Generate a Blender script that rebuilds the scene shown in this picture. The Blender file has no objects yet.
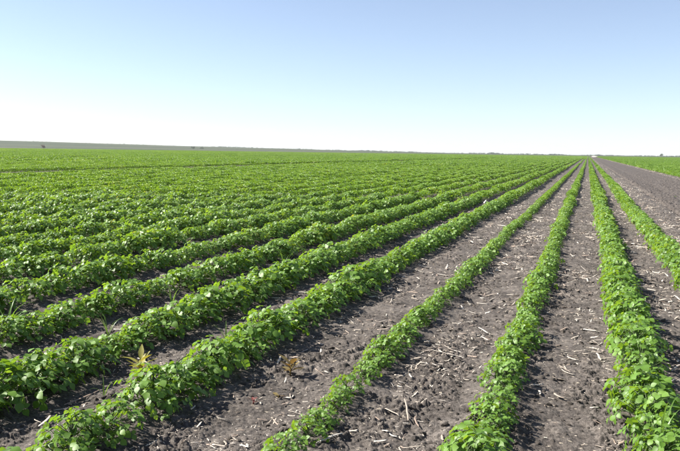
import bpy, math, random
import numpy as np
from mathutils import Vector, Matrix, Euler

# ------------------------------------------------------------------ camera
# world axes: +Y runs along the crop rows, +X to the right across them, metres
CAM_H = 1.60
FPX, PW, PH = 780.0, 680.0, 451.0            # focal length and size of the photograph in pixels
VPX, VPY, ROLL = 588.0, 155.0, math.radians(0.78)
scene = bpy.context.scene
col = scene.collection

_c = Vector((VPX - PW / 2, -(VPY - PH / 2), -FPX)).normalized()
_h = Vector((math.cos(ROLL), -math.sin(ROLL), 0))
_z = _h.cross(_c).normalized()
_x = _c.cross(_z).normalized()
R_CAM = Matrix((_x, _c, _z))                  # camera axes -> world axes
cam_d = bpy.data.cameras.new('camera')
cam_d.sensor_width = 36.0
cam_d.lens = FPX / PW * 36.0
cam_d.clip_start, cam_d.clip_end = 0.05, 30000
cam = bpy.data.objects.new('camera', cam_d)
cam.matrix_world = Matrix.Translation((0, 0, CAM_H)) @ R_CAM.to_4x4()
col.objects.link(cam)
scene.camera = cam


def ground_at(px, py, z=0.0):
    """where the ray through a photograph pixel meets the level z"""
    d = R_CAM @ Vector((px - PW / 2, -(py - PH / 2), -FPX))
    t = (z - CAM_H) / d.z
    return Vector((d.x * t, d.y * t, z))


# ------------------------------------------------------------------ sky, sun, exposure
SUN_EL = math.radians(40.5)
SUN_AZ = math.radians(-97)                    # from +Y, negative = to the left
world = bpy.data.worlds.new('World')
scene.world = world
world.use_nodes = True
wn = world.node_tree
wn.nodes.clear()
sky = wn.nodes.new('ShaderNodeTexSky')
sky.sky_type = 'NISHITA'
sky.sun_disc = False
sky.sun_elevation = SUN_EL
sky.sun_rotation = SUN_AZ
sky.altitude = 300
sky.air_density = 0.8
sky.dust_density = 0.3
sky.ozone_density = 2.6
bg = wn.nodes.new('ShaderNodeBackground')
bg.inputs['Strength'].default_value = 0.069
wo = wn.nodes.new('ShaderNodeOutputWorld')
soft = wn.nodes.new('ShaderNodeHueSaturation')      # the air that day was pale
soft.inputs['Saturation'].default_value = 0.80
soft.inputs['Hue'].default_value = 0.503
wn.links.new(sky.outputs[0], soft.inputs['Color'])
wn.links.new(soft.outputs[0], bg.inputs[0])
wn.links.new(bg.outputs[0], wo.inputs[0])

sun_d = bpy.data.lights.new('sun', 'SUN')
sun_d.energy = 5.0
sun_d.angle = math.radians(0.53)
sun_d.color = (1.0, 0.95, 0.87)
sun = bpy.data.objects.new('sun', sun_d)
SUN_DIR = Vector((math.sin(SUN_AZ) * math.cos(SUN_EL), math.cos(SUN_AZ) * math.cos(SUN_EL), math.sin(SUN_EL)))
sun.rotation_euler = SUN_DIR.to_track_quat('Z', 'Y').to_euler()
sun.location = (-20, 10, 30)
col.objects.link(sun)

vs = scene.view_settings
vs.view_transform = 'Standard'
vs.look = 'None'
vs.gamma = 1.0
vs.use_curve_mapping = False
vs.exposure = 1.36
scene.render.engine = 'CYCLES'
scene.cycles.use_denoising = True
scene.cycles.max_bounces = 8
scene.cycles.transmission_bounces = 4
scene.cycles.transparent_max_bounces = 4
scene.cycles.sample_clamp_indirect = 6.0

rng = np.random.default_rng(7)
random.seed(7)

# ------------------------------------------------------------------ numpy noise
def _hash(ix, iy, s):
    h = (ix.astype(np.int64) * 374761393 + iy.astype(np.int64) * 668265263 + s * 974634821) & 0xffffffff
    h = ((h ^ (h >> 13)) * 1274126177) & 0xffffffff
    h = ((h ^ (h >> 16)) * 2246822519) & 0xffffffff
    return ((h ^ (h >> 15)) & 0xffffff) / float(0x1000000)


def vnoise(x, y, s=0):
    """gradient noise, about -1..1"""
    ix, iy = np.floor(x), np.floor(y)
    fx, fy = x - ix, y - iy
    u, v = fx * fx * fx * (fx * (fx * 6 - 15) + 10), fy * fy * fy * (fy * (fy * 6 - 15) + 10)

    def g(dx, dy):
        a = _hash(ix + dx, iy + dy, s) * 6.2831853
        return np.cos(a) * (fx - dx) + np.sin(a) * (fy - dy)
    return 1.5 * ((g(0, 0) * (1 - u) + g(1, 0) * u) * (1 - v) + (g(0, 1) * (1 - u) + g(1, 1) * u) * v)


def worley(x, y, s=0):
    """distance to the nearest cell point, and a random value of that cell"""
    ix, iy = np.floor(x), np.floor(y)
    best = np.full(np.shape(x), 9.0)
    val = np.zeros(np.shape(x))
    for dx in (-1, 0, 1):
        for dy in (-1, 0, 1):
            cx, cy = ix + dx, iy + dy
            px, py = cx + _hash(cx, cy, s), cy + _hash(cx, cy, s + 11)
            d = np.hypot(px - x, py - y)
            m = d < best
            best = np.where(m, d, best)
            val = np.where(m, _hash(cx, cy, s + 23), val)
    return best, val


def sstep(a, b, x):
    """smooth 0..1 between a and b (a > b falls)"""
    t = np.clip((x - a) / (b - a), 0, 1)
    return t * t * (3 - 2 * t)


# ------------------------------------------------------------------ layout of the field
TRACK_L, TRACK_R = 2.45, 6.05
FIELD_END = 980.0
ROWS = {1.25: 0.92, 0.42: 0.97, -0.50: 0.71, -1.39: 0.60, -2.46: 1.02, -3.42: 1.08, -4.38: 1.10, -5.42: 1.12}
NEAR_ROWS = list(ROWS)
x = -6.45
while x > -760:
    ROWS[round(x, 3)] = 1.12
    x -= 1.0
x = 6.75
while x < 560:
    ROWS[round(x, 3)] = 1.0
    x += 1.0
ROW_X = np.array(sorted(ROWS))
ROW_S = np.array([ROWS[k] for k in sorted(ROWS)])
GAPS = [(-33.2, -27.9), (-80.0, -75.0), (-170, -163), (-330, -318)]     # wheel tracks through the crop


def row_wobble(X, Y):
    return 0.028 * vnoise(Y * 0.23, X * 7.3, 5) + 0.05 * vnoise(Y * 0.05, X * 3.1, 6)


def vigour(X, Y):
    v = 1 + 0.24 * vnoise(Y * 0.8, X * 5.1, 31) + 0.14 * vnoise(Y * 2.3, X * 9.1, 34) + 0.16 * vnoise(X * 0.06, Y * 0.045, 32)
    v = v + 0.10 * vnoise(X * 0.02 + 5, Y * 0.016, 33)
    return v


def hill(x, y):
    r = np.hypot(x, y)
    az = np.degrees(np.arctan2(-x, np.maximum(y, 1e-6)))
    az = np.where(y > 0, az, 60)
    px = 5.6 * sstep(0, 46, az) + 2.6 * np.clip((az - 30) / 30, 0, 1) + 0.25 * vnoise(az * 0.2, az * 0 + 3.3, 9) * sstep(5, 20, az)
    return px / FPX * 2600 * sstep(1100, 2600, r)


def ridge(x):
    d = np.min(np.abs(x[..., None] - np.array(NEAR_ROWS)), axis=-1)
    d = np.where((x < -6) | (x > 2.4), np.abs((x + 0.45) - np.round(x + 0.45)), d)
    return 0.035 * np.exp(-(d / 0.17) ** 2)


def base_z(x, y):
    z = ridge(x) + 0.022 * vnoise(x * 1.3, y * 0.6, 1) + 0.03 * vnoise(x * 0.2, y * 0.11, 2)
    on = sstep(TRACK_L - 0.25, TRACK_L + 0.15, x) * (1 - sstep(TRACK_R - 0.15, TRACK_R + 0.2, x))
    return np.where(on > 0, z * (1 - on) - 0.05 * on, z) * (1 - sstep(60, 200, np.hypot(x, y)))


def soil_detail(x, y, r):
    n = 0.013 * vnoise(x * 6, y * 6, 3) + 0.008 * vnoise(x * 15, y * 15, 4)
    w, c = worley(x * 13 + 0.6 * vnoise(x * 9, y * 9, 14), y * 13 + 0.6 * vnoise(x * 9, y * 9, 15), 50)
    clod = sstep(0.62, 0.30, w) * (c > 0.3) * (0.25 + c) * (0.85 + 0.25 * vnoise(x * 30, y * 30, 19))
    w2, c2 = worley(x * 31, y * 31, 70)
    clod2 = sstep(0.6, 0.3, w2) * (c2 > 0.3) * (0.3 + c2)
    patch = 0.12 + 1.2 * sstep(-0.25, 0.45, vnoise(x * 2.6, y * 0.8, 17) + 0.35 * vnoise(x * 7, y * 5, 16))
    fine = 0.004 * vnoise(x * 38, y * 38, 18) + 0.0018 * (_hash(np.floor(x * 900), np.floor(y * 900), 3) - 0.5)
    # crumbly broken strip along the middle of each gap, smoother crust beside it
    return (n + patch * (0.017 * clod * (r < 22) + 0.008 * clod2 * (1 - sstep(5.5, 7.5, r))) + fine * (1 - sstep(5, 7.5, r))) * (1 - sstep(30, 70, r))


# ------------------------------------------------------------------ materials
def new_mat(name):
    m = bpy.data.materials.new(name)
    m.use_nodes = True
    n = m.node_tree
    n.nodes.clear()
    out = n.nodes.new('ShaderNodeOutputMaterial')
    return m, n, out


def nd(n, t, **kw):
    a = n.nodes.new(t)
    for k, v in kw.items():
        if k in a.inputs:
            a.inputs[k].default_value = v
        else:
            setattr(a, k, v)
    return a


def ramp(n, stops):
    r = n.nodes.new('ShaderNodeValToRGB')
    e = r.color_ramp.elements
    while len(e) < len(stops):
        e.new(0.5)
    for i, (p, c) in enumerate(stops):
        e[i].position = p
        e[i].color = (*c, 1)
    return r


def leaf_material(name, dark, mid, light, trans, rough=0.36, tfac=0.38, old=None):
    m, n, out = new_mat(name)
    L = n.links
    geo = nd(n, 'ShaderNodeNewGeometry')
    oi = nd(n, 'ShaderNodeObjectInfo')
    add = nd(n, 'ShaderNodeMath', operation='ADD')
    mul = nd(n, 'ShaderNodeMath', operation='MULTIPLY')
    mul.inputs[1].default_value = 0.45
    L.new(oi.outputs['Random'], mul.inputs[0])
    mul2 = nd(n, 'ShaderNodeMath', operation='MULTIPLY')
    mul2.inputs[1].default_value = 0.55
    L.new(geo.outputs['Random Per Island'], mul2.inputs[0])
    L.new(mul.outputs[0], add.inputs[0])
    L.new(mul2.outputs[0], add.inputs[1])
    r = ramp(n, [(0.0, dark), (0.5, mid), (0.90, light)] + ([(0.95, old)] if old else []))
    L.new(add.outputs[0], r.inputs[0])
    tc = nd(n, 'ShaderNodeTexCoord')
    noi = nd(n, 'ShaderNodeTexNoise', Scale=40.0, Detail=2.0)
    L.new(tc.outputs['Object'], noi.inputs['Vector'])
    hs = nd(n, 'ShaderNodeHueSaturation')
    mr = nd(n, 'ShaderNodeMapRange')
    mr.inputs['To Min'].default_value = 0.78
    mr.inputs['To Max'].default_value = 1.22
    L.new(noi.outputs[0], mr.inputs['Value'])
    L.new(mr.outputs[0], hs.inputs['Value'])
    L.new(r.outputs[0], hs.inputs['Color'])
    # the underside of a leaf is paler and duller
    under = nd(n, 'ShaderNodeMixRGB', blend_type='MIX')
    under.inputs['Color2'].default_value = (light[0] * 1.1, light[1] * 1.0, light[2] * 1.6, 1)
    f = nd(n, 'ShaderNodeMath', operation='MULTIPLY')
    f.inputs[1].default_value = 0.6
    L.new(geo.outputs['Backfacing'], f.inputs[0])
    L.new(f.outputs[0], under.inputs[0])
    L.new(hs.outputs[0], under.inputs['Color1'])
    p = nd(n, 'ShaderNodeBsdfPrincipled', Roughness=rough)
    p.inputs['IOR'].default_value = 1.46
    p.inputs['Specular IOR Level'].default_value = 0.6
    L.new(under.outputs[0], p.inputs['Base Color'])
    t = nd(n, 'ShaderNodeBsdfTranslucent')
    tm = nd(n, 'ShaderNodeMixRGB', blend_type='MULTIPLY')
    tm.inputs[0].default_value = 1.0
    tm.inputs['Color2'].default_value = (*trans, 1)
    L.new(hs.outputs[0], tm.inputs['Color1'])
    L.new(tm.outputs[0], t.inputs['Color'])
    mix = nd(n, 'ShaderNodeMixShader')
    mix.inputs[0].default_value = tfac
    L.new(p.outputs[0], mix.inputs[1])
    L.new(t.outputs[0], mix.inputs[2])
    L.new(mix.outputs[0], out.inputs[0])
    return m


M_LEAF = leaf_material('crop_leaf', (0.084, 0.170, 0.022), (0.134, 0.254, 0.034), (0.195, 0.325, 0.060), (1.8, 1.55, 0.5), rough=0.50, tfac=0.40, old=(0.25, 0.28, 0.055))
M_STEM = leaf_material('crop_stem', (0.06, 0.10, 0.03), (0.08, 0.13, 0.04), (0.11, 0.15, 0.05), (1, 1, 1), 0.5, 0.1)
M_YELLOW = leaf_material('yellow_weed_leaf', (0.17, 0.19, 0.025), (0.27, 0.26, 0.04), (0.36, 0.33, 0.09), (1.2, 1.1, 0.5), 0.6, 0.35)
M_BRONZE = leaf_material('bronze_weed_leaf', (0.13, 0.10, 0.035), (0.20, 0.15, 0.05), (0.30, 0.24, 0.10), (1.2, 0.9, 0.5), 0.4, 0.35)
M_RED = leaf_material('red_seedling_leaf', (0.13, 0.035, 0.03), (0.17, 0.05, 0.04), (0.21, 0.08, 0.06), (1.2, 0.7, 0.6), 0.45, 0.3)
M_GRASS = leaf_material('grass_blade', (0.09, 0.17, 0.03), (0.12, 0.22, 0.04), (0.16, 0.27, 0.06), (1.6, 1.5, 0.8), 0.35, 0.4)
M_TREE = leaf_material('tree_leaf', (0.03, 0.05, 0.022), (0.04, 0.065, 0.028), (0.055, 0.08, 0.035), (1.1, 1.1, 0.7), 0.6, 0.2)
M_DRY = leaf_material('dry_leaf', (0.13, 0.095, 0.075), (0.18, 0.135, 0.11), (0.24, 0.185, 0.15), (1, 0.9, 0.8), 0.7, 0.2)


def soil_material(name, dark, mid, light, fleck=0.0, bump=0.6, far=None, big=1.0):
    m, n, out = new_mat(name)
    L = n.links
    tc = nd(n, 'ShaderNodeTexCoord')
    n1 = nd(n, 'ShaderNodeTexNoise', Scale=2.3 * big, Detail=6.0, Roughness=0.65)
    n2 = nd(n, 'ShaderNodeTexNoise', Scale=38.0 * big, Detail=5.0, Roughness=0.7)
    n3 = nd(n, 'ShaderNodeTexNoise', Scale=160.0, Detail=3.0, Roughness=0.6)
    for q in (n1, n2, n3):
        L.new(tc.outputs['Object'], q.inputs['Vector'])
    a = nd(n, 'ShaderNodeMath', operation='MULTIPLY_ADD')
    a.inputs[1].default_value = 0.45
    L.new(n1.outputs[0], a.inputs[0])
    b = nd(n, 'ShaderNodeMath', operation='MULTIPLY')
    b.inputs[1].default_value = 0.55
    L.new(n2.outputs[0], b.inputs[0])
    L.new(b.outputs[0], a.inputs[2])
    r = ramp(n, [(0.38, dark), (0.5, mid), (0.62, light)])
    grit = nd(n, 'ShaderNodeMath', operation='MULTIPLY_ADD')
    grit.inputs[1].default_value = 0.40
    sh = nd(n, 'ShaderNodeMath', operation='SUBTRACT')
    sh.inputs[1].default_value = 0.20
    L.new(n3.outputs[0], grit.inputs[0])
    L.new(a.outputs[0], sh.inputs[0])
    L.new(sh.outputs[0], grit.inputs[2])
    L.new(grit.outputs[0], r.inputs[0])
    colr = r.outputs[0]
    if fleck:
        # small bits of chaff, stretched across the rows
        vo = nd(n, 'ShaderNodeTexVoronoi', Scale=26.0)
        mp = nd(n, 'ShaderNodeMapping')
        mp.inputs['Scale'].default_value = (0.5, 1.6, 1.0)
        mp.inputs['Rotation'].default_value = (0, 0, 0.5)
        L.new(tc.outputs['Object'], mp.inputs[0])
        L.new(mp.outputs[0], vo.inputs['Vector'])
        lt = nd(n, 'ShaderNodeMath', operation='LESS_THAN')
        lt.inputs[1].default_value = 0.16
        L.new(vo.outputs['Distance'], lt.inputs[0])
        sep = nd(n, 'ShaderNodeSeparateColor')
        L.new(vo.outputs['Color'], sep.inputs[0])
        gt = nd(n, 'ShaderNodeMath', operation='LESS_THAN')
        gt.inputs[1].default_value = fleck
        L.new(sep.outputs[0], gt.inputs[0])
        mu = nd(n, 'ShaderNodeMath', operation='MULTIPLY')
        L.new(lt.outputs[0], mu.inputs[0])
        L.new(gt.outputs[0], mu.inputs[1])
        mx = nd(n, 'ShaderNodeMixRGB')
        mx.inputs['Color2'].default_value = (0.36, 0.31, 0.24, 1)
        L.new(mu.outputs[0], mx.inputs[0])
        L.new(colr, mx.inputs['Color1'])
        colr = mx.outputs[0]
    if far:
        # fallow paddocks beyond the end of the crop
        sx = nd(n, 'ShaderNodeSeparateXYZ')
        L.new(tc.outputs['Object'], sx.inputs[0])
        st = nd(n, 'ShaderNodeMapRange')
        st.inputs['From Min'].default_value = FIELD_END - 10
        st.inputs['From Max'].default_value = FIELD_END + 40
        L.new(sx.outputs['Y'], st.inputs['Value'])
        nf = nd(n, 'ShaderNodeTexNoise', Scale=0.0016, Detail=3.0)
        mp2 = nd(n, 'ShaderNodeMapping')
        mp2.inputs['Scale'].default_value = (0.6, 1.9, 1.0)
        L.new(tc.outputs['Object'], mp2.inputs[0])
        L.new(mp2.outputs[0], nf.inputs['Vector'])
        rf = ramp(n, [(0.38, far[0]), (0.5, far[1]), (0.6, far[2])])
        L.new(nf.outputs[0], rf.inputs[0])
        mx = nd(n, 'ShaderNodeMixRGB')
        L.new(st.outputs[0], mx.inputs[0])
        L.new(colr, mx.inputs['Color1'])
        L.new(rf.outputs[0], mx.inputs['Color2'])
        colr = mx.outputs[0]
    p = nd(n, 'ShaderNodeBsdfPrincipled', Roughness=0.92)
    p.inputs['Specular IOR Level'].default_value = 0.25
    L.new(colr, p.inputs['Base Color'])
    bp = nd(n, 'ShaderNodeBump', Strength=bump, Distance=0.006)
    ad = nd(n, 'ShaderNodeMath', operation='ADD')
    L.new(n2.outputs[0], ad.inputs[0])
    L.new(n3.outputs[0], ad.inputs[1])
    L.new(ad.outputs[0], bp.inputs['Height'])
    L.new(bp.outputs[0], p.inputs['Normal'])
    L.new(p.outputs[0], out.inputs[0])
    return m


M_SOIL = soil_material('grey_clay_soil', (0.034, 0.029, 0.025), (0.083, 0.071, 0.062), (0.150, 0.131, 0.115), fleck=0.65,
                       far=[(0.036, 0.050, 0.020), (0.048, 0.060, 0.028), (0.080, 0.086, 0.050)])
M_CLOD = soil_material('soil_clod', (0.048, 0.040, 0.034), (0.098, 0.083, 0.071), (0.165, 0.144, 0.125), bump=0.8, big=2.0)
M_TRACK = soil_material('bare_track_soil', (0.042, 0.035, 0.030), (0.078, 0.066, 0.058), (0.125, 0.108, 0.095), fleck=0.2, bump=0.8)
M_ROAD = soil_material('pale_dirt', (0.36, 0.32, 0.27), (0.42, 0.38, 0.32), (0.48, 0.44, 0.38), bump=0.3)


def straw_material():
    m, n, out = new_mat('straw')
    L = n.links
    oi = nd(n, 'ShaderNodeObjectInfo')
    tc = nd(n, 'ShaderNodeTexCoord')
    noi = nd(n, 'ShaderNodeTexNoise', Scale=60.0, Detail=3.0)
    mp = nd(n, 'ShaderNodeMapping')
    mp.inputs['Scale'].default_value = (0.15, 2.0, 2.0)
    L.new(tc.outputs['Object'], mp.inputs[0])
    L.new(mp.outputs[0], noi.inputs['Vector'])
    r = ramp(n, [(0.0, (0.16, 0.105, 0.08)), (0.25, (0.26, 0.19, 0.145)), (0.5, (0.42, 0.36, 0.29)), (1.0, (0.62, 0.57, 0.49))])
    ad = nd(n, 'ShaderNodeMath', operation='MULTIPLY_ADD')
    ad.inputs[1].default_value = 0.4
    L.new(noi.outputs[0], ad.inputs[0])
    mu = nd(n, 'ShaderNodeMath', operation='MULTIPLY')
    mu.inputs[1].default_value = 0.7
    L.new(oi.outputs['Random'], mu.inputs[0])
    L.new(mu.outputs[0], ad.inputs[2])
    L.new(ad.outputs[0], r.inputs[0])
    p = nd(n, 'ShaderNodeBsdfPrincipled', Roughness=0.6)
    L.new(r.outputs[0], p.inputs['Base Color'])
    L.new(p.outputs[0], out.inputs[0])
    return m


M_STRAW = straw_material()


def plain(name, c, rough=0.7):
    m, n, out = new_mat(name)
    tc = nd(n, 'ShaderNodeTexCoord')
    noi = nd(n, 'ShaderNodeTexNoise', Scale=12.0, Detail=3.0)
    n.links.new(tc.outputs['Object'], noi.inputs['Vector'])
    r = ramp(n, [(0.3, tuple(v * 0.8 for v in c)), (0.7, tuple(min(1, v * 1.15) for v in c))])
    n.links.new(noi.outputs[0], r.inputs[0])
    p = nd(n, 'ShaderNodeBsdfPrincipled', Roughness=rough)
    n.links.new(r.outputs[0], p.inputs['Base Color'])
    n.links.new(p.outputs[0], out.inputs[0])
    return m


M_BARK = plain('bark', (0.10, 0.08, 0.065), 0.9)
M_WHITE = plain('white_petal', (0.80, 0.79, 0.76), 0.5)


# ------------------------------------------------------------------ mesh helpers
def mesh_from(name, v, f, mat, smooth=True):
    me = bpy.data.meshes.new(name)
    v = np.asarray(v, dtype=np.float32)
    me.vertices.add(len(v))
    me.vertices.foreach_set('co', v.ravel())
    fa = f
    tot = np.array([len(q) for q in fa], dtype=np.int32) if not isinstance(fa, np.ndarray) else np.full(len(fa), fa.shape[1], np.int32)
    flat = fa.ravel() if isinstance(fa, np.ndarray) else np.concatenate([np.asarray(q) for q in fa])
    me.loops.add(int(tot.sum()))
    me.polygons.add(len(tot))
    me.loops.foreach_set('vertex_index', flat.astype(np.int32))
    st = np.zeros(len(tot), np.int32)
    st[1:] = np.cumsum(tot)[:-1]
    me.polygons.foreach_set('loop_start', st)
    me.polygons.foreach_set('use_smooth', np.full(len(tot), smooth))
    mats = mat if isinstance(mat, (list, tuple)) else [mat]
    for q in mats:
        me.materials.append(q)
    me.update(calc_edges=True)
    me.validate()
    return me


class MB:
    def __init__(self):
        self.v, self.f, self.m = [], [], []

    def add(self, v, f, mi=0):
        o = len(self.v)
        self.v += [tuple(q) for q in v]
        self.f += [tuple(i + o for i in q) for q in f]
        self.m += [mi] * len(f)

    def tube(self, pts, radii, n=4, mi=0):
        vv, ff = [], []
        for i, p in enumerate(pts):
            d = (Vector(pts[min(i + 1, len(pts) - 1)]) - Vector(pts[max(i - 1, 0)])).normalized()
            a = d.orthogonal().normalized()
            b = d.cross(a)
            for k in range(n):
                t = 2 * math.pi * k / n
                vv.append(Vector(p) + (a * math.cos(t) + b * math.sin(t)) * radii[i])
        for i in range(len(pts) - 1):
            for k in range(n):
                ff.append((i * n + k, i * n + (k + 1) % n, (i + 1) * n + (k + 1) % n, (i + 1) * n + k))
        ff.append(tuple(reversed(range(n))))
        ff.append(tuple(range((len(pts) - 1) * n, len(pts) * n)))
        self.add(vv, ff, mi)

    def mesh(self, name, mat, smooth=True):
        me = mesh_from(name, self.v, self.f, mat, smooth)
        if len(set(self.m)) > 1:
            me.polygons.foreach_set('material_index', np.array(self.m, np.int32))
        return me


def obj(name, me, parent=None):
    o = bpy.data.objects.new(name, me)
    col.objects.link(o)
    if parent:
        o.parent = parent
    return o


def tag(o, label=None, cat=None, group=None, kind=None):
    if label: o['label'] = label
    if cat: o['category'] = cat
    if group: o['group'] = group
    if kind: o['kind'] = kind
    return o


def blade(mb, M, L, W, droop=0.3, cup=0.12, stations=5, prof=None, mi=0, fold=0.0):
    """an ovate leaf blade: base at the origin, along +x, face up; creased at the midrib"""
    prof = prof or (0.10, 0.74, 1.0, 0.86, 0.48, 0.0)
    ns = len(prof)
    vs_, fs = [], []
    for i, w in enumerate(prof):
        t = i / (ns - 1)
        xx = L * (t - 0.10 * droop * t * t)
        zz = -L * droop * t * t * 0.6
        hw = W * 0.5 * w
        if i == ns - 1:
            vs_.append(M @ Vector((xx, 0, zz)))
        else:
            vs_ += [M @ Vector((xx, -hw, zz + hw * cup)), M @ Vector((xx, 0, zz - hw * fold)), M @ Vector((xx, hw, zz + hw * cup))]
    for i in range(ns - 2):
        a = i * 3
        fs += [(a, a + 3, a + 4, a + 1), (a + 1, a + 4, a + 5, a + 2)]
    a = (ns - 2) * 3
    fs += [(a, a + 3, a + 1), (a + 1, a + 3, a + 2)]
    mb.add(vs_, fs, mi)


# ------------------------------------------------------------------ ground: one sheet out to the horizon
def build_ground():
    view_c = math.degrees(math.atan2(-(VPX - PW / 2), FPX))           # camera heading from +Y, negative = left
    a = list(np.linspace(view_c - 29, view_c + 29, 640))
    b = list(np.linspace(view_c + 29, view_c - 29 + 360, 110))[1:-1]
    ang = np.radians(np.array(a + b))
    # rings: about one per 1.3 picture rows, then geometric
    dy = np.concatenate([np.linspace(500, 150, 640), np.linspace(150, 42, 300)[1:]])
    r1 = CAM_H * FPX / dy
    r2 = np.geomspace(r1[-1], 11000, 150)[1:]
    r0 = np.array([0.4, 0.9, 1.4, 1.9, 2.2])
    rr = np.concatenate([r0, r1, r2])
    A, Rr = np.meshgrid(ang, rr)
    X, Y = Rr * np.sin(A), Rr * np.cos(A)
    Z = base_z(X, Y) + soil_detail(X, Y, Rr) + hill(X, Y)
    on = sstep(TRACK_L - 0.05, TRACK_L + 0.2, X) * (1 - sstep(TRACK_R - 0.2, TRACK_R + 0.05, X))
    Z = np.where((on > 0.01) & (Rr < 400), Z - 0.06 * on, Z)
    nr, na = X.shape
    v = np.stack([X, Y, Z], -1).reshape(-1, 3)
    i, j = np.meshgrid(np.arange(nr - 1), np.arange(na), indexing='ij')
    j2 = (j + 1) % na
    f = np.stack([i * na + j, i * na + j2, (i + 1) * na + j2, (i + 1) * na + j], -1).reshape(-1, 4)
    f = f[:, ::-1]
    me = mesh_from('ground', v, np.ascontiguousarray(f), M_SOIL, smooth=False)   # crumbly: facets, not a skin
    # close the small hole under the camera
    tag(obj('ground', me), kind='structure')


build_ground()


def build_track():
    xs = np.linspace(TRACK_L - 0.15, TRACK_R + 0.15, 170)
    ys = np.concatenate([np.linspace(-6, 4, 40), 4 * np.exp(np.linspace(0, math.log(FIELD_END / 4), 900))[1:]])
    X, Y = np.meshgrid(xs, ys)
    r = np.hypot(X, Y)
    far = 1 - sstep(40, 120, r)
    z = 0.02 * vnoise(X * 1.1, Y * 0.4, 41) + 0.012 * vnoise(X * 5, Y * 2.2, 42) * far
    # two shallow wheel ruts
    for c in (3.35, 5.15):
        z = z - 0.022 * np.exp(-((X - c - 0.06 * vnoise(Y * 0.1, Y * 0 + c, 44)) / 0.22) ** 2)
    w, c_ = worley(X * 9, Y * 7, 46)
    edge = np.clip(np.exp(-((X - TRACK_L) / 0.3) ** 2) + np.exp(-((X - TRACK_R) / 0.3) ** 2), 0, 1)
    w3, c3 = worley(X * 4 + vnoise(X * 3, Y * 3, 51), Y * 3, 52)
    z = z + far * (0.030 + 0.03 * edge) * sstep(0.6, 0.25, w) * (c_ > 0.45) * c_ + far * 0.035 * sstep(0.6, 0.2, w3) * (c3 > 0.55) * c3
    wob = 0.10 * vnoise(Y * 0.9, Y * 0 + 2.2, 47) + 0.07 * vnoise(Y * 4.0, Y * 0 + 5.2, 48)
    lip = sstep(0.02, 0.20, X - xs[0] - 0.12 + wob) * sstep(0.02, 0.2, xs[-1] - X - 0.12 + wob)
    z = z + 0.012 - 0.10 * (1 - lip)
    v = np.stack([X, Y, z], -1).reshape(-1, 3)
    ny, nx = X.shape
    i, j = np.meshgrid(np.arange(ny - 1), np.arange(nx - 1), indexing='ij')
    f = np.stack([i * nx + j, i * nx + j + 1, (i + 1) * nx + j + 1, (i + 1) * nx + j], -1).reshape(-1, 4)
    tag(obj('dirt_track', mesh_from('dirt_track', v, f, M_TRACK, smooth=False)), kind='structure')
    # pale dirt road running on from the end of the track, over a slight rise
    pts = []
    for k in range(40):
        y = 640 + k * 10
        pts.append((3.2 + 0.012 * (y - 640) + 2.2 * math.sin(k * 0.12), y, 0.06 + 0.6 * float(sstep(0, 18, k) - sstep(22, 39, k))))
    vv, ff = [], []
    for k, (x_, y_, z_) in enumerate(pts):
        for s in (-2.6, -1.3, 0, 1.3, 2.6):
            vv.append((x_ + s, y_, z_ - (0.9 if abs(s) == 2.6 else 0)))
    for k in range(len(pts) - 1):
        for s in range(4):
            a = k * 5 + s
            ff.append((a, a + 1, a + 6, a + 5))
    tag(obj('dirt_road', mesh_from('dirt_road', vv, ff, M_ROAD)), kind='structure')


build_track()

# ------------------------------------------------------------------ the crop plant
def trifoliate(seed, L=0.038, W=0.032):
    """petiole from the origin, three leaflets at its end"""
    rd = random.Random(seed)
    mb = MB()
    pl = rd.uniform(0.035, 0.055)
    rise = rd.uniform(0.25, 0.6)
    end = Vector((pl, 0, pl * rise))
    mb.tube([(0, 0, 0), (pl * 0.55, 0, pl * rise * 0.72), end], [0.0022, 0.0018, 0.0016], 3, 1)
    tilt = rd.uniform(-0.1, 0.35)
    base = Matrix.Translation(end) @ Euler((rd.uniform(-.25, .25), tilt, 0)).to_matrix().to_4x4()
    k = rd.uniform(0.92, 1.1)
    prof = (0.12, 0.80, 1.0, 0.84, 0.45, 0.0)
    mb.tube([end, base @ Vector((0.018, 0, 0))], [0.0015, 0.0013], 3, 1)
    for sgn, off, sz in ((0, 0.018, 1.08), (1, 0.002, 0.95), (-1, 0.002, 0.95)):
        M = base @ Matrix.Translation((off, 0, 0)) @ Euler((rd.uniform(-.3, .3) + 0.15 * sgn, rd.uniform(-0.15, 0.45), sgn * rd.uniform(1.15, 1.45) + rd.uniform(-.1, .1))).to_matrix().to_4x4()
        blade(mb, M, L * sz * k, W * sz * k, rd.uniform(0.1, 0.55), rd.uniform(0.05, 0.28), prof=prof)
    return mb


N_LEAF = 6
leaf_mb = [trifoliate(100 + i) for i in range(N_LEAF)]
leaf_me = [m.mesh('leaf', [M_LEAF, M_STEM]) for m in leaf_mb]


SUNWARD = Matrix.Rotation(math.radians(-20), 4, 'Y')            # these leaves turn towards the sun


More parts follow.
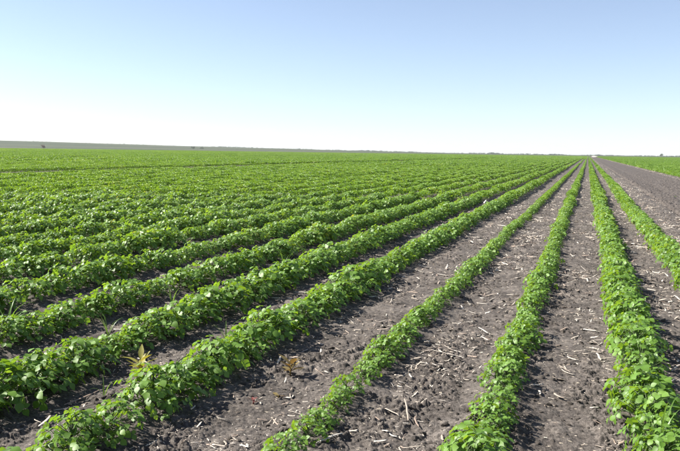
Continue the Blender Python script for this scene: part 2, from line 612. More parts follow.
def plant_plan(seed):
    """stem mesh builder and a list of (leaf index, matrix)"""
    rd = random.Random(seed)
    H, A = rd.uniform(0.165, 0.215), rd.uniform(0.165, 0.21)
    lean = Vector((rd.uniform(-.03, .03), rd.uniform(-.03, .03), 0))
    mb = MB()
    top = Vector((lean.x, lean.y, H * 0.8))
    mb.tube([(0, 0, -0.03), lean * 0.4 + Vector((0, 0, H * 0.4)), top], [0.0045, 0.0035, 0.002], 5)
    leaves = []
    n = 44
    ph = rd.uniform(0, 6.28)
    for k in range(n):
        e = (k + 0.5) / n                                          # 0 at the ground, 1 at the top
        el = math.asin(min(1, 0.10 + 0.92 * e ** 1.05)) if e < .97 else 1.5
        az = ph + k * 2.39996 + rd.uniform(-.35, .35)
        f = rd.uniform(0.72, 1.08)
        sc = rd.choice((0.6, 0.85, 1.0, 1.0, 1.15, 1.3)) * rd.uniform(0.9, 1.1)
        tip = Vector((math.cos(az) * A * math.cos(el) * f, math.sin(az) * A * math.cos(el) * f, 0.02 + H * math.sin(el) * rd.uniform(.86, 1.06)))
        tip += lean * (tip.z / H)
        pitch = -0.15 + 0.75 * (1 - e) ** 1.5 + rd.gauss(0, .28)     # lower leaves hang outwards
        yaw = az + rd.gauss(0, .35)
        R = SUNWARD @ Euler((rd.gauss(0, .33), pitch, yaw)).to_matrix().to_4x4() @ Matrix.Scale(sc, 4)
        back = R @ Vector((0.062, 0, 0.016))
        p = tip - back * 0.9
        p.z = max(p.z, 0.018)
        leaves.append((rd.randrange(N_LEAF), Matrix.Translation(p) @ R))
        if math.hypot(p.x, p.y) > 0.02:                            # side shoot that carries it
            s = Vector((0, 0, max(0.01, p.z * 0.55))) + lean * (p.z * 0.5 / H)
            mb.tube([s, s.lerp(p, .6) + Vector((0, 0, -.004)), p], [0.0026, 0.002, 0.0016], 3)
    return mb, leaves


N_PLANT = 14
plans = [plant_plan(500 + i) for i in range(N_PLANT)]
stem_me = [p[0].mesh('stem', M_STEM) for p in plans]


def joined_plant(i, name):
    mb = MB()
    mb.add(plans[i][0].v, plans[i][0].f, 1)
    for k, M in plans[i][1]:
        src = leaf_mb[k]
        o = len(mb.v)
        mb.v += [tuple(M @ Vector(q)) for q in src.v]
        mb.f += [tuple(j + o for j in q) for q in src.f]
        mb.m += list(src.m)
    return mb.mesh(name, [M_LEAF, M_STEM])


# cheaper stretches of row for the middle distance and beyond
def leaf_cards(mb, rd, n, x0, x1, y0, y1, z0, z1, size, tilt=0.6):
    for _ in range(n):
        y = rd.uniform(y0, y1)
        u = rd.gauss(0, 0.42)
        u = max(-1, min(1, u))
        xm, xh = (x0 + x1) / 2, (x1 - x0) / 2
        x = xm + u * xh
        zt = z0 + (z1 - z0) * (1 - 0.55 * u * u)
        z = zt * (1 - 0.75 * rd.random() ** 2.2)
        M = Matrix.Translation((x, y, z)) @ SUNWARD @ Euler((rd.gauss(0, tilt), rd.gauss(0, tilt), rd.uniform(0, 6.28))).to_matrix().to_4x4()
        s = size * rd.uniform(0.7, 1.3)
        w = s * 0.42
        mb.add([M @ Vector((-s / 2, 0, 0)), M @ Vector((0, -w, s * .10)), M @ Vector((s / 2, 0, -s * .08)), M @ Vector((0, w, s * .10))],
               [(0, 1, 2), (0, 2, 3)])


lib = []                                                            # meshes the far crop is made of


def lib_obj(name, me):
    o = bpy.data.objects.new(name, me)
    lib.append(o)
    return len(lib) - 1


PL0 = len(lib)
for i in range(N_PLANT):
    lib_obj('a%02d_plant' % i, joined_plant(i, 'crop_plant_mesh'))
SEG0 = len(lib)
for i in range(8):
    mb = MB()
    leaf_cards(mb, random.Random(40 + i), 560, -0.23, 0.23, -0.55, 0.55, 0.0, 0.235, 0.054, 0.65)
    lib_obj('b%02d_stretch' % i, mb.mesh('row_stretch_mesh', M_LEAF))
FAR0 = len(lib)
for i in range(8):
    mb = MB()
    leaf_cards(mb, random.Random(60 + i), 480, -0.23, 0.23, -2.1, 2.1, 0.0, 0.26, 0.115, 0.9)
    lib_obj('c%02d_stretch' % i, mb.mesh('far_row_mesh', M_LEAF))
PATCH0 = len(lib)
for i in range(6):
    mb = MB()
    rd = random.Random(80 + i)
    for k in range(10):
        leaf_cards(mb, rd, 110, -4.8 + k - 0.27, -4.8 + k + 0.27, -5, 5, 0.0, 0.29, 0.22, 1.0)
    lib_obj('d%02d_patch' % i, mb.mesh('far_patch_mesh', M_LEAF))
lib_col = bpy.data.collections.new('far_crop_library')
for o in lib:
    lib_col.objects.link(o)

# ------------------------------------------------------------------ where plants stand
VIEW_AZ = math.atan2(-(VPX - PW / 2), FPX)


def in_wedge(x, y, half=33, back=6.0):
    """inside the view and some metres around it, so that a step to the side still finds a field"""
    bx, by = -math.sin(VIEW_AZ) * back, -math.cos(VIEW_AZ) * back
    az = np.arctan2(x - bx, y - by)
    d = np.abs((az - VIEW_AZ + np.pi) % (2 * np.pi) - np.pi)
    return d < math.radians(half)


def in_gap(x):
    g = np.zeros(np.shape(x), bool)
    for a, b in GAPS:
        g |= (x > a) & (x < b)
    return g


SPACE = 0.155
R_PLANT, R_SEG, R_FAR = 26.0, 85.0, 300.0
P = []                                                             # plants: x, y, row scale, row index
for rx, rs in zip(ROW_X, ROW_S):
    if abs(rx) > R_PLANT:
        continue
    yy = np.arange(-4, R_PLANT, SPACE)
    yy = yy + rng.uniform(-.05, .05, len(yy))
    xx = np.full(len(yy), rx) + row_wobble(np.full(len(yy), rx), yy) + rng.normal(0, 0.014, len(yy))
    keep = np.hypot(xx, yy) < R_PLANT
    miss = 0.05
    if abs(rx + 1.39) < .01:
        miss = 0.08
        keep &= ~((yy > 4.72) & (yy < 4.95))
    keep &= rng.random(len(yy)) > miss
    keep &= in_wedge(xx, yy)
    v = np.clip(vigour(np.full(len(yy), rx), yy), 0.68, 1.17) * rs * rng.uniform(0.80, 1.16, len(yy))
    P += [(a, b, s, rx) for a, b, s, k in zip(xx, yy, v, keep) if k]
P = np.array(P)
# what of each plant shows in the picture: project its middle
def project(p):
    d = (np.asarray(p) - np.array([0, 0, CAM_H])) @ np.array(R_CAM)
    return PW / 2 + FPX * d[:, 0] / -d[:, 2], PH / 2 - FPX * d[:, 1] / -d[:, 2], -d[:, 2]


pu, pv, pd = project(np.c_[P[:, 0], P[:, 1], np.full(len(P), 0.13)])
vis = (pd > 0.5) & (pu > -18) & (pu < PW + 18) & (pv < PH + 22)
order = np.argsort(np.where(vis, pd, 1e9))[:300]
chosen = np.zeros(len(P), bool)
chosen[order] = True

# ---- rows counted from the bare track, for the labels
ORD = ['first', 'second', 'third', 'fourth', 'fifth', 'sixth', 'seventh', 'eighth', 'ninth', 'tenth', 'eleventh', 'twelfth']
left_rows = sorted([r for r in ROWS if r < 2], reverse=True)
ROW_LOOK = {0: ('leafy green crop plant in the full row directly beside the bare dirt track', 'plants in the row beside the track'),
            1: ('broad bushy green crop plant in the second row in from the bare dirt track', 'plants in the second row'),
            2: ('low compact green crop plant in the third row in from the bare dirt track', 'plants in the third row'),
            3: ('small pale green crop plant in the thin patchy row, fourth from the bare dirt track', 'plants in the thin fourth row')}

PZ = base_z(P[:, 0], P[:, 1])
for n_, i in enumerate(order):
    x_, y_, s_, rx = P[i]
    k = left_rows.index(min(left_rows, key=lambda r: abs(r - rx)))
    lab, grp = ROW_LOOK.get(k) or ('tall bushy green crop plant in the %s row in from the bare dirt track' % ORD[k], 'plants in the %s row' % ORD[k])
    root = bpy.data.objects.new('crop_plant', None)
    root.empty_display_size = 0.05
    col.objects.link(root)
    root.location = (x_, y_, PZ[i] - 0.005)
    root.rotation_euler = (random.uniform(-.15, .15), random.uniform(-.15, .15), random.uniform(-.9, .9))
    hz = random.uniform(0.92, 1.1)
    root.scale = (s_, s_, s_ * hz)
    tag(root, lab, 'plant', grp)
    v = random.randrange(N_PLANT)
    obj('stem', stem_me[v], root)
    for li, M in plans[v][1]:
        lf = obj('leaf', leaf_me[li], root)
        lf.matrix_local = M

ROOTS = [o for o in col.objects if o.name.startswith('crop_plant')]
_taken = set()


def single_out(px, py, label):
    """the plant that stands closest to a landmark gets a label of its own"""
    g = ground_at(px, py)
    o = min((q for q in ROOTS if q.name not in _taken), key=lambda q: (q.location.x - g.x) ** 2 + (q.location.y - g.y) ** 2)
    _taken.add(o.name)
    o['label'] = label
    del o['group']


single_out(143, 388, 'bushy crop plant standing right against the yellow leaved weed')
single_out(270, 366, 'bushy crop plant in the fifth row closest to the bronze brown weed')
single_out(325, 380, 'small crop plant in the thin patchy row closest to the bronze brown weed')
single_out(6, 338, 'crop plant growing at the foot of the tall broad-bladed grass tuft')
single_out(659, 462, 'crop plant that the arching grass tuft grows through, in the broad second row')
single_out(226, 340, 'fifth row crop plant closest to the small grass tuft near the bronze weed')
single_out(108, 335, 'crop plant closest to the grass tuft directly behind the yellow weed')
single_out(104, 398, 'crop plant closest to the short grass tuft just beside the yellow weed')
single_out(622, 361, 'crop plant at the tip of the thin straight stalk in the second row')
single_out(330, 438, 'small crop plant beside the pale flattened husk in the thin row')

# ---- the rest of the crop: one mass of instances
pts, idx, rot, scl = [], [], [], []
for i in np.nonzero(~chosen)[0]:
    x_, y_, s_, rx = P[i]
    pts.append((x_, y_, PZ[i] - 0.005))
    idx.append(PL0 + random.randrange(N_PLANT))
    rot.append((random.uniform(-.15, .15), random.uniform(-.15, .15), random.uniform(-.9, .9)))
    scl.append((s_, s_, s_ * random.uniform(0.92, 1.1)))


def stretches(r_in, r_out, step, first, count, jx):
    n0 = len(pts)
    for rx, rs in zip(ROW_X, ROW_S):
        if abs(rx) > r_out:
            continue
        yy = np.arange(-6, min(r_out, FIELD_END), step)
        xx = np.full(len(yy), rx)
        rr = np.hypot(xx, yy)
        keep = (rr >= r_in) & (rr < r_out) & in_wedge(xx, yy)
        g = in_gap(xx)
        keep &= ~(g & (vnoise(xx * 0.9, yy * 0.05, 77) < 0.45))
        keep &= rng.random(len(yy)) > 0.012
        v = np.clip(vigour(xx, yy), 0.6, 1.35) * rs * np.where(g, 0.7, 1)
        xw = xx + row_wobble(xx, yy)
        zz = base_z(xw, yy)
        for a, b, c, s in zip(xw[keep], yy[keep], zz[keep], v[keep]):
            pts.append((a, b, c))
            idx.append(first + random.randrange(count))
            rot.append((0, 0, 0))
            scl.append((s, 1.0, s * random.uniform(0.9, 1.1)))


stretches(R_PLANT, R_SEG, 1.0, SEG0, 8, 0)
stretches(R_SEG, R_FAR, 4.0, FAR0, 8, 0)
gx, gy = np.meshgrid(np.arange(-905, 560, 10.0), np.arange(5, FIELD_END - 5, 10.0))
gx, gy = gx.ravel(), gy.ravel()
rr = np.hypot(gx, gy)
k = (rr >= R_FAR + 2) & in_wedge(gx, gy) & ~((gx > -4) & (gx < 12)) & ~in_gap(gx)
for a, b in zip(gx[k], gy[k]):
    v = float(np.clip(vigour(np.array(a), np.array(b)), 0.8, 1.25))
    pts.append((a, b, 0))
    idx.append(PATCH0 + random.randrange(6))
    rot.append((0, 0, 0))
    scl.append((1, 1, v))
# the strips on both sides of the track, row by row to the end of the field
for rx in [r for r in ROWS if -10 < r < 18]:
    for y_ in np.arange(R_FAR, FIELD_END, 4.0):
        pts.append((rx, y_, 0))
        idx.append(FAR0 + random.randrange(8))
        rot.append((0, 0, 0))
        scl.append((1.1, 1, 1))


def instancer(name, pts, idx, rot, scl, coll):
    me = bpy.data.meshes.new(name)
    n = len(pts)
    me.vertices.add(n)
    me.vertices.foreach_set('co', np.array(pts, np.float32).ravel())
    a = me.attributes.new('idx', 'INT', 'POINT')
    a.data.foreach_set('value', np.array(idx, np.int32))
    a = me.attributes.new('rot', 'FLOAT_VECTOR', 'POINT')
    a.data.foreach_set('vector', np.array(rot, np.float32).ravel())
    a = me.attributes.new('scl', 'FLOAT_VECTOR', 'POINT')
    a.data.foreach_set('vector', np.array(scl, np.float32).ravel())
    o = obj(name, me)
    ng = bpy.data.node_groups.new(name, 'GeometryNodeTree')
    ng.interface.new_socket('Geometry', in_out='INPUT', socket_type='NodeSocketGeometry')
    ng.interface.new_socket('Geometry', in_out='OUTPUT', socket_type='NodeSocketGeometry')
    gi, go = ng.nodes.new('NodeGroupInput'), ng.nodes.new('NodeGroupOutput')
    ci = ng.nodes.new('GeometryNodeCollectionInfo')
    ci.inputs['Collection'].default_value = coll
    ci.inputs['Separate Children'].default_value = True
    ci.inputs['Reset Children'].default_value = True
    ip = ng.nodes.new('GeometryNodeInstanceOnPoints')
    ip.inputs['Pick Instance'].default_value = True

    def attr(nm, t):
        q = ng.nodes.new('GeometryNodeInputNamedAttribute')
        q.data_type = t
        q.inputs['Name'].default_value = nm
        return q.outputs['Attribute']
    L = ng.links
    L.new(gi.outputs[0], ip.inputs['Points'])
    L.new(ci.outputs[0], ip.inputs['Instance'])
    L.new(attr('idx', 'INT'), ip.inputs['Instance Index'])
    e = ng.nodes.new('FunctionNodeEulerToRotation')
    L.new(attr('rot', 'FLOAT_VECTOR'), e.inputs[0])
    L.new(e.outputs[0], ip.inputs['Rotation'])
    L.new(attr('scl', 'FLOAT_VECTOR'), ip.inputs['Scale'])
    L.new(ip.outputs[0], go.inputs[0])
    md = o.modifiers.new('scatter', 'NODES')
    md.node_group = ng
    return o


tag(instancer('bean_crop', pts, idx, rot, scl, lib_col), 'dense green rows of leafy crop stretching away to the horizon', 'crop', kind='stuff')
print('crop instances', len(pts), 'individual plants', len(order))

# ------------------------------------------------------------------ clods and straw
def clod_mesh(seed):
    rd = random.Random(seed)
    import bmesh
    bm = bmesh.new()
    bmesh.ops.create_icosphere(bm, subdivisions=2, radius=1)
    off = [Vector((rd.uniform(-1, 1), rd.uniform(-1, 1), rd.uniform(-1, 1))).normalized() for _ in range(7)]
    lv = [rd.uniform(0.45, 0.8) for _ in off]
    for v in bm.verts:
        for o_, l_ in zip(off, lv):                                 # chip flat facets off the lump
            d = v.co.dot(o_)
            if d > l_:
                v.co -= o_ * (d - l_)
        v.co *= 1 + rd.uniform(-.08, .08)
        v.co.z *= 0.55
    me = bpy.data.meshes.new('clod_mesh')
    bm.to_mesh(me)
    bm.free()
    me.materials.append(M_CLOD)
    return me


clod_col = bpy.data.collections.new('clod_library')
for i in range(7):
    clod_col.objects.link(bpy.data.objects.new('clod%02d' % i, clod_mesh(i)))

gaps = [(1.25, TRACK_L, 1.0), (0.42, 1.25, 1.1), (-0.5, 0.42, 1.0), (-1.39, -0.5, 1.25), (-2.46, -1.39, 1.0), (-3.42, -2.46, 0.9),
        (-4.38, -3.42, 0.8), (-5.42, -4.38, 0.7), (-6.45, -5.42, 0.5), (-7.45, -6.45, 0.4), (TRACK_R - .25, 6.6, 0.8)]


def sample_gap(n, ymax, power=1.0):
    """positions in the gaps between rows, dense near the camera"""
    out = []
    w = np.array([(b - a) * d for a, b, d in gaps])
    for gi_ in rng.choice(len(gaps), n, p=w / w.sum()):
        a, b, _ = gaps[gi_]
        y_ = 2.6 * (ymax / 2.6) ** (rng.random() ** power)
        out.append((rng.uniform(a, b), y_, gi_))
    return out


cp, ci_, cr, cs = [], [], [], []
S = np.array(sample_gap(26000, 26, 0.9))
keepn = vnoise(S[:, 0] * 2.1, S[:, 1] * 1.3, 88) + rng.uniform(-.35, .35, len(S)) > -0.1
S = S[keepn]
for (x_, y_, g) in S:
    s = 0.0065 * math.exp(rng.normal(0.25, 0.55)) * (1 + y_ / 25)
    s = min(s, 0.027)
    cp.append((x_, y_, 0))
    ci_.append(rng.integers(7))
    cr.append((rng.normal(0, .3), rng.normal(0, .3), rng.uniform(0, 6.28)))
    cs.append((s, s * rng.uniform(.7, 1.2), s))
# clods on the track too
for _ in range(900):
    y_ = 5 * (60 / 5) ** rng.random()
    s = 0.008 * math.exp(rng.normal(0.3, 0.5))
    cp.append((rng.uniform(TRACK_L + .1, TRACK_R - .1), y_, 0))
    ci_.append(rng.integers(7))
    cr.append(tuple(rng.uniform(0, 6.28, 3)))
    cs.append((s, s, s))
cp = np.array(cp)
tr = (cp[:, 0] > TRACK_L + .1) & (cp[:, 0] < TRACK_R - .1)
cr_ = np.hypot(cp[:, 0], cp[:, 1])
cp[:, 2] = np.where(tr, 0.012, base_z(cp[:, 0], cp[:, 1]) + soil_detail(cp[:, 0], cp[:, 1], cr_)) + np.array(cs)[:, 2] * 0.08
tag(instancer('soil_clods', cp, ci_, cr, cs, clod_col), 'crumbled grey clods scattered over the bare soil between rows', 'soil', kind='stuff')


def straw_mesh(seed, L=1.0):
    """a split, slightly bent stalk: length 1 along x, tapered, curled edges"""
    rd = random.Random(seed)
    mb = MB()
    n = 6
    bend, lift = rd.uniform(-.22, .22), rd.uniform(-.04, .05)
    vv, ff = [], []
    w0 = rd.uniform(0.035, 0.06)
    for i in range(n):
        t = i / (n - 1)
        w = w0 * (0.55 + 0.7 * math.sin(math.pi * (0.12 + 0.8 * t))) * rd.uniform(.85, 1.1)
        yc = 0.4 * bend * (t - .5) ** 2 + rd.uniform(-.012, .012)
        zc = lift * (t * 2 - 1) ** 2 + rd.uniform(-.005, .01)
        for (sy, sz) in ((-1, .35), (0, .0), (1, .35), (0, .55)):
            vv.append(((t - .5), yc + sy * w * .5, zc + sz * w))
    for i in range(n - 1):
        for q in range(4):
            ff.append((i * 4 + q, i * 4 + (q + 1) % 4, (i + 1) * 4 + (q + 1) % 4, (i + 1) * 4 + q))
    ff += [(3, 2, 1, 0), tuple((n - 1) * 4 + q for q in range(4))]
    mb.add(vv, ff)
    return mb.mesh('straw', M_STRAW)


straw_me = [straw_mesh(i) for i in range(8)]
straw_col = bpy.data.collections.new('straw_library')
for i in range(8):
    straw_col.objects.link(bpy.data.objects.new('straw%02d' % i, straw_me[i]))

sp, si, sr, ss = [], [], [], []
big = []
for (x_, y_, g) in sample_gap(90000, 60, 0.70):
    a, b, d = gaps[int(g)]
    pn = float(vnoise(np.array(x_ * 1.4), np.array(y_ * 0.7), 91))
    pn2 = float(vnoise(np.array(x_ * 4.4), np.array(y_ * 3.1), 92))
    if rng.random() > (0.11 + 1.7 * max(0, pn + 0.5 * pn2) ** 1.3) * d:
        continue
    if min(abs(x_ - a), abs(x_ - b)) < 0.17 and g < 10 and g > 0:
        continue
    L_ = min(0.20, 0.023 * math.exp(rng.normal(0.3, 0.62)))
    if y_ < 5:
        L_ *= 0.75
    if y_ > 7:
        L_ = min(.26, L_ * (1.35 if y_ < 9 else 1.75))
    sp.append((x_, y_, 0)); si.append(rng.integers(8))
    sr.append((rng.uniform(-.5, .5), rng.normal(0, .16), rng.uniform(0, 6.28)))
    wd = min(max(0.07, L_ * rng.uniform(1.4, 3.6)) * (1 + min(y_, 20) / 28), 0.20 + 0.012 * min(y_, 18))
    ss.append((L_, wd, min(wd * 0.45, .12)))
# stubble line at the far edge of the track and beside the track-side row, out to the end
for _ in range(2600):
    y_ = 8 * (300 / 8) ** rng.random()
    side = rng.random() < 0.55
    x_ = rng.normal(TRACK_R + 0.25, 0.16) if side else rng.normal(1.95, 0.22)
    L_ = min(0.30, 0.04 * math.exp(rng.normal(0.5, 0.6)) * (1 + y_ / 60))
    sp.append((x_, y_, 0)); si.append(rng.integers(8))
    sr.append((rng.uniform(-.3, .3), rng.uniform(-.4, .2), rng.uniform(0, 6.28)))
    ss.append((L_, L_ * 2.2, L_ * 1.0))
# a few bits on the track
for _ in range(160):
    y_ = 6 * (80 / 6) ** rng.random()
    L_ = 0.05 * math.exp(rng.normal(0, 0.5))
    sp.append((rng.uniform(TRACK_L + .2, TRACK_R - .2), y_, 0.02)); si.append(rng.integers(8))
    sr.append((0, 0, rng.uniform(0, 6.28))); ss.append((L_, L_, L_))


def set_z(sp):
    sp = np.array(sp)
    r_ = np.hypot(sp[:, 0], sp[:, 1])
    tr = (sp[:, 0] > TRACK_L + .1) & (sp[:, 0] < TRACK_R - .1)
    sp[:, 2] = np.where(tr, 0.02, base_z(sp[:, 0], sp[:, 1]) + soil_detail(sp[:, 0], sp[:, 1], r_)) + 0.006
    return sp


sp = set_z(sp)
ss = np.array(ss)
# the pieces that show largest become things of their own
u_, v_, d_ = project(sp)
size = np.where((u_ > 0) & (u_ < PW) & (v_ < PH) & (d_ > 0), ss[:, 0] / d_, 0)
bigi = np.argsort(-size)[:170]
isbig = np.zeros(len(sp), bool)
isbig[bigi] = True
sr = np.array(sr); si = np.array(si)
tag(instancer('straw_litter', sp[~isbig], si[~isbig], sr[~isbig], ss[~isbig], straw_col), 'fine pale straw litter scattered between the crop rows', 'straw', kind='stuff')


def gap_words(x_):
    if x_ > TRACK_R - .3:
        return 'lying along the far edge of the bare dirt track', 'straw along the far edge of the track'
    if x_ > TRACK_L:
        return 'lying on the bare dirt track', 'straw on the track'
    if x_ > left_rows[0]:
        return 'lying between the bare dirt track and the row beside it', 'straw beside the track'
    k = max(i for i, r in enumerate(left_rows) if r >= x_)
    return 'lying between the %s and %s rows from the bare track' % (ORD[k], ORD[k + 1]), 'straw between the %s and %s rows' % (ORD[k], ORD[k + 1])


for i in bigi:
    w, g = gap_words(sp[i, 0])
    o = obj('straw_stalk', straw_me[si[i]])
    o.location = sp[i] + np.array([0, 0, 0.004])
    o.rotation_euler = sr[i]
    o.scale = ss[i]
    tag(o, 'pale straw ' + w, 'straw', g)

STALKS = [((431, 354), (462, 364), 0.014, 'long pale split stalk lying on the soil between the thin patchy row and third row'),
          ((381, 410), (401, 419), 0.026, 'broad pale leaf sheath lying on the clods beside the thin patchy row'),
          ((405, 407), (409, 427), 0.012, 'thin upright-pointing straw lying along the rows between thin row and third row'),
          ((316, 449), (342, 441), 0.024, 'pale flattened husk lying on the soil at the foot of the thin row'),
          ((39, 431), (51, 421), 0.022, 'short pale husk on dark soil between the fifth and sixth rows'),
          ((64, 407), (99, 392), 0.013, 'long slanting stalk on dark soil between fifth and sixth rows near the yellow weed'),
          ((594, 364), (620, 361), 0.010, 'thin straight stalk pointing at the broad second row'),
          ((553, 399), (564, 405), 0.040, 'stubby cream husk in the middle of the smooth soil strip'),
          ((559, 371), (571, 378), 0.014, 'short cream straw on the smooth soil strip up from the stubby husk'),
          ((593, 423), (603, 428), 0.016, 'small tan straw on the crust beside the broad second row'),
          ((447, 303), (462, 302), 0.016, 'bleached straw lying close beside the thin patchy fourth row')]
for (p0, p1, wd, lab) in STALKS:
    a, b = ground_at(*p0), ground_at(*p1)
    L_ = (b - a).length
    c = (a + b) / 2
    c.z = float(set_z([(c.x, c.y, 0)])[0, 2]) + 0.012
    o = obj('straw_stalk', straw_me[random.randrange(8)])
    o.location = c
    o.rotation_euler = (random.uniform(-.3, .3), random.uniform(-.05, .05), math.atan2((b - a).y, (b - a).x))
    o.scale = (L_, wd / 0.05 * 0.75, wd / 0.05 * 0.4)
    tag(o, lab, 'straw')

# ------------------------------------------------------------------ weeds
def weed(name, px, py, mat, n, L, W, H, seed, label, cat='weed', spread=1.0):
    rd = random.Random(seed)
    g = ground_at(px, py)
    g.z = float(base_z(np.array(g.x), np.array(g.y)) + 0.005)
    root = bpy.data.objects.new(name, None)
    root.empty_display_size = 0.05
    col.objects.link(root)
    root.location = g
    tag(root, label, cat)
    mb = MB()
    mb.tube([(0, 0, -0.02), (0.004, 0.003, H * 0.5), (0.008, 0, H)], [0.006, 0.005, 0.003], 6)
    obj('stem', mb.mesh('stem', mat), root)
    for k in range(n):
        m = MB()
        blade(m, Matrix.Identity(4), L * rd.uniform(.75, 1.15), W * rd.uniform(.8, 1.15), rd.uniform(.1, .5), rd.uniform(.1, .35), prof=(0.08, 0.5, 0.86, 1.0, 0.8, 0.45, 0.0))
        lf = obj('leaf', m.mesh('leaf', mat), root)
        t = 0.25 + 0.75 * k / max(1, n - 1)
        lf.location = (0.006 * t, 0, H * t)
        lf.rotation_euler = (rd.uniform(-.4, .4), -rd.uniform(.0, .6) - rd.uniform(.3, .95) * t * spread, k * 2.4 + rd.uniform(-.4, .4))
    return root


weed('broadleaf_weed', 140, 380, M_YELLOW, 15, 0.14, 0.042, 0.13, 17, 'yellow leaved broadleaf weed on bare soil between the fifth and sixth rows', spread=.75)
weed('broadleaf_weed', 290, 377, M_BRONZE, 12, 0.115, 0.040, 0.085, 5, 'bronze brown broadleaf weed standing alone between the fifth row and thin row', spread=.7)
weed('red_seedling', 253, 403, M_RED, 5, 0.045, 0.020, 0.02, 8, 'tiny red leaved seedling on soil below the bronze weed', spread=.3)
weed('fallen_leaf_cluster', 278, 397, M_BRONZE, 3, 0.06, 0.022, 0.008, 12, 'small yellowish fallen leaves on soil below the bronze weed', 'leaves', spread=0.0)


def grass(px, py, n, L, W, seed, label, rowx=None):
    rd = random.Random(seed)
    g = ground_at(px, py)
    root = bpy.data.objects.new('grass_tuft', None)
    root.empty_display_size = 0.05
    col.objects.link(root)
    g.z = float(base_z(np.array(g.x), np.array(g.y)))
    root.location = g
    tag(root, label, 'grass', 'grass weeds growing in the crop rows')
    for k in range(n):
        mb = MB()
        l = L * rd.uniform(.6, 1.1)
        w = W * rd.uniform(.8, 1.2)
        st = rd.uniform(1.0, 1.35)
        cur = rd.uniform(1.0, 2.0)
        vv, ff = [], []
        p = Vector((0, 0, 0))
        N = 9
        for i in range(N):
            t = i / (N - 1)
            th = st - cur * t * t
            hw = w / 2 * (0.6 + 0.4 * math.sin(math.pi * min(1, t * 1.6))) * (1 - t ** 3)
            vv += [(p.x, -hw, p.z + hw * .4), (p.x, 0, p.z), (p.x, hw, p.z + hw * .4)]
            p = p + Vector((math.cos(th), 0, math.sin(th))) * l / (N - 1)
        for i in range(N - 1):
            a = i * 3
            ff += [(a, a + 3, a + 4, a + 1), (a + 1, a + 4, a + 5, a + 2)]
        mb.add(vv, ff)
        b = obj('blade', mb.mesh('blade', M_GRASS), root)
        b.rotation_euler = (0, 0, k * 2.3 + rd.uniform(-.5, .5))
    return root


grass(6, 338, 8, 0.50, 0.026, 1, 'tall tuft of broad grass blades arching out of the seventh row')
grass(284, 268, 7, 0.42, 0.011, 2, 'slender grass tuft between sixth and seventh rows, farthest tuft from the yellow weed')
grass(659, 462, 7, 0.46, 0.014, 3, 'grass tuft arching from the broad second row over the soil')
grass(226, 340, 5, 0.28, 0.010, 4, 'small grass tuft on bare soil between the fifth and sixth rows near the bronze weed')
grass(108, 335, 5, 0.27, 0.010, 5, 'grass tuft on bare soil between sixth and seventh rows, directly behind the yellow weed')
grass(172, 305, 5, 0.30, 0.010, 6, 'grass tuft squeezed against the seventh row, next tuft beyond the one behind the yellow weed')
grass(104, 398, 4, 0.22, 0.012, 7, 'short grass tuft on soil just beside the yellow weed')

# small white scrap standing among the leaves
g = ground_at(484.5, 203, 0.22)
mb = MB()
for M, L_ in ((Euler((0.2, -1.25, 0.4)).to_matrix().to_4x4(), 0.11), (Euler((-.5, -0.7, 2.1)).to_matrix().to_4x4(), 0.06)):
    blade(mb, M, L_, 0.045, 0.35, 0.3)
o = obj('white_scrap', mb.mesh('white_scrap', M_WHITE))
o.location = g
o.modifiers.new('thickness', 'SOLIDIFY').thickness = 0.002
tag(o, 'small bright white scrap caught among the leaves of the fifth row', 'scrap')

# low green weed on the track
weed('track_weed', 674, 197, M_GRASS, 12, 0.16, 0.04, 0.05, 21, 'low green weed growing on the bare dirt track', spread=0.2)

# ------------------------------------------------------------------ far things
def far_tree(name, px, dist, h, w, label, mat, group=None, seed=0, n=260):
    rd = random.Random(seed)
    d = R_CAM @ Vector((px - PW / 2, 0, -FPX))
    a = math.atan2(d.x, d.y)
    x_, y_ = dist * math.sin(a), dist * math.cos(a)
    z_ = float(hill(np.array(x_), np.array(y_)))
    root = bpy.data.objects.new(name, None)
    col.objects.link(root)
    root.location = (x_, y_, z_ - 0.1)
    tag(root, label, 'bush' if 'bush' in name else 'tree', group)
    mb = MB()
    mb.tube([(0, 0, -.3), (0.05 * w, 0, h * .35), (0, 0.04 * w, h * .75)], [h * .035, h * .028, h * .012], 6)
    for k in range(5):
        b = rd.uniform(0, 6.28)
        mb.tube([(0.03 * w, 0, h * .3), (math.cos(b) * w * .2, math.sin(b) * w * .2, h * .5), (math.cos(b) * w * .36, math.sin(b) * w * .36, h * .68)], [h * .018, h * .013, h * .006], 4)
    obj('trunk', mb.mesh('trunk', M_BARK), root)
    mb = MB()
    cl = [(rd.gauss(0, w * .2), rd.gauss(0, w * .2), h * rd.uniform(.35, .85)) for _ in range(9)]
    for _ in range(n):
        c = rd.choice(cl)
        M = Matrix.Translation((c[0] + rd.gauss(0, w * .11), c[1] + rd.gauss(0, w * .11), max(h * .08, c[2] + rd.gauss(0, h * .1)))) @ Euler((rd.uniform(0, 6.28), rd.uniform(0, 6.28), rd.uniform(0, 6.28))).to_matrix().to_4x4()
        s = h * rd.uniform(.05, .10)
        mb.add([M @ Vector((-s, 0, 0)), M @ Vector((0, -s * .6, 0)), M @ Vector((s, 0, 0)), M @ Vector((0, s * .6, 0))], [(0, 1, 2, 3)])
    obj('crown', mb.mesh('crown', mat), root)
    return root


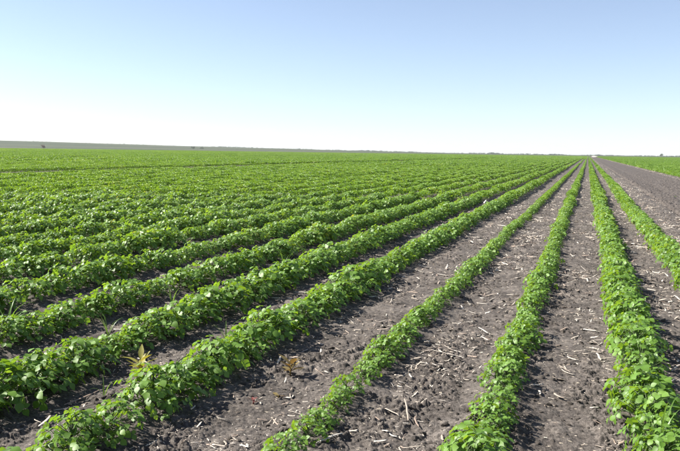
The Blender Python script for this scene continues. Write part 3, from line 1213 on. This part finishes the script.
far_tree('dry_bush', 45.5, 1010, 5.2, 4.6, 'small dry brown bush standing at the far edge of the green crop', M_DRY, seed=2)
far_tree('paddock_tree', 193.5, 1500, 6.0, 9.0, 'dark round tree on the horizon at the end of the pale paddock', M_TREE, 'pair of dark trees on the horizon', 4)
far_tree('paddock_tree', 201.5, 1520, 4.2, 10.0, 'lower spreading dark tree beside the round one on the horizon', M_TREE, 'pair of dark trees on the horizon', 5)
far_tree('horizon_tree', 658, 1500, 6.0, 7.0, 'lone small tree rising above the horizon beyond the right-hand crop across the track', M_TREE, None, 6)

# far-off wood: an uneven belt of trees along the horizon
rd = random.Random(3)
mb = MB()
for k in range(2600):
    a = math.radians(rd.uniform(-62, 24))
    dist = rd.uniform(2650, 3300)
    x_, y_ = dist * math.sin(a), dist * math.cos(a)
    nn = float(vnoise(np.array(math.degrees(a) * 0.55), np.array(1.7), 61))
    if nn < -0.55:
        continue
    h = rd.uniform(2.5, 5.0) * (0.8 + 0.7 * nn) * (1.0 if a > -0.12 else 0.6)
    z_ = float(hill(np.array(x_), np.array(y_)))
    for q in range(7):
        M = Matrix.Translation((x_ + rd.gauss(0, h * .7), y_ + rd.gauss(0, h * .7), z_ + h * rd.uniform(0.05, .9))) @ Euler((rd.uniform(0, 6.28), rd.uniform(0, 6.28), 0)).to_matrix().to_4x4()
        s = h * rd.uniform(.3, .5)
        mb.add([M @ Vector((-s, 0, 0)), M @ Vector((0, -s * .7, 0)), M @ Vector((s, 0, 0)), M @ Vector((0, s * .7, 0))], [(0, 1, 2, 3)])
tag(obj('far_wood', mb.mesh('far_wood', M_TREE)), 'thin dark belt of far trees along the horizon', 'wood', kind='stuff')

# ------------------------------------------------------------------ haze
def build_haze(density):
    m, n, out = new_mat('haze')
    pv_ = nd(n, 'ShaderNodeVolumePrincipled')
    pv_.inputs['Color'].default_value = (0.86, 0.91, 0.97, 1)
    pv_.inputs['Density'].default_value = density
    n.links.new(pv_.outputs[0], out.inputs['Volume'])
    x0, x1, y0, y1, z0, z1 = -11500, 11500, -11500, 11500, -2, 60
    v = [(x, y, z) for x in (x0, x1) for y in (y0, y1) for z in (z0, z1)]
    f = [(0, 1, 3, 2), (4, 6, 7, 5), (0, 4, 5, 1), (2, 3, 7, 6), (0, 2, 6, 4), (1, 5, 7, 3)]
    tag(obj('haze', mesh_from('haze', v, f, m, False)), 'thin pale haze in the air over the field', 'haze', kind='stuff')


HAZE = 0.00006
if HAZE:
    build_haze(HAZE)
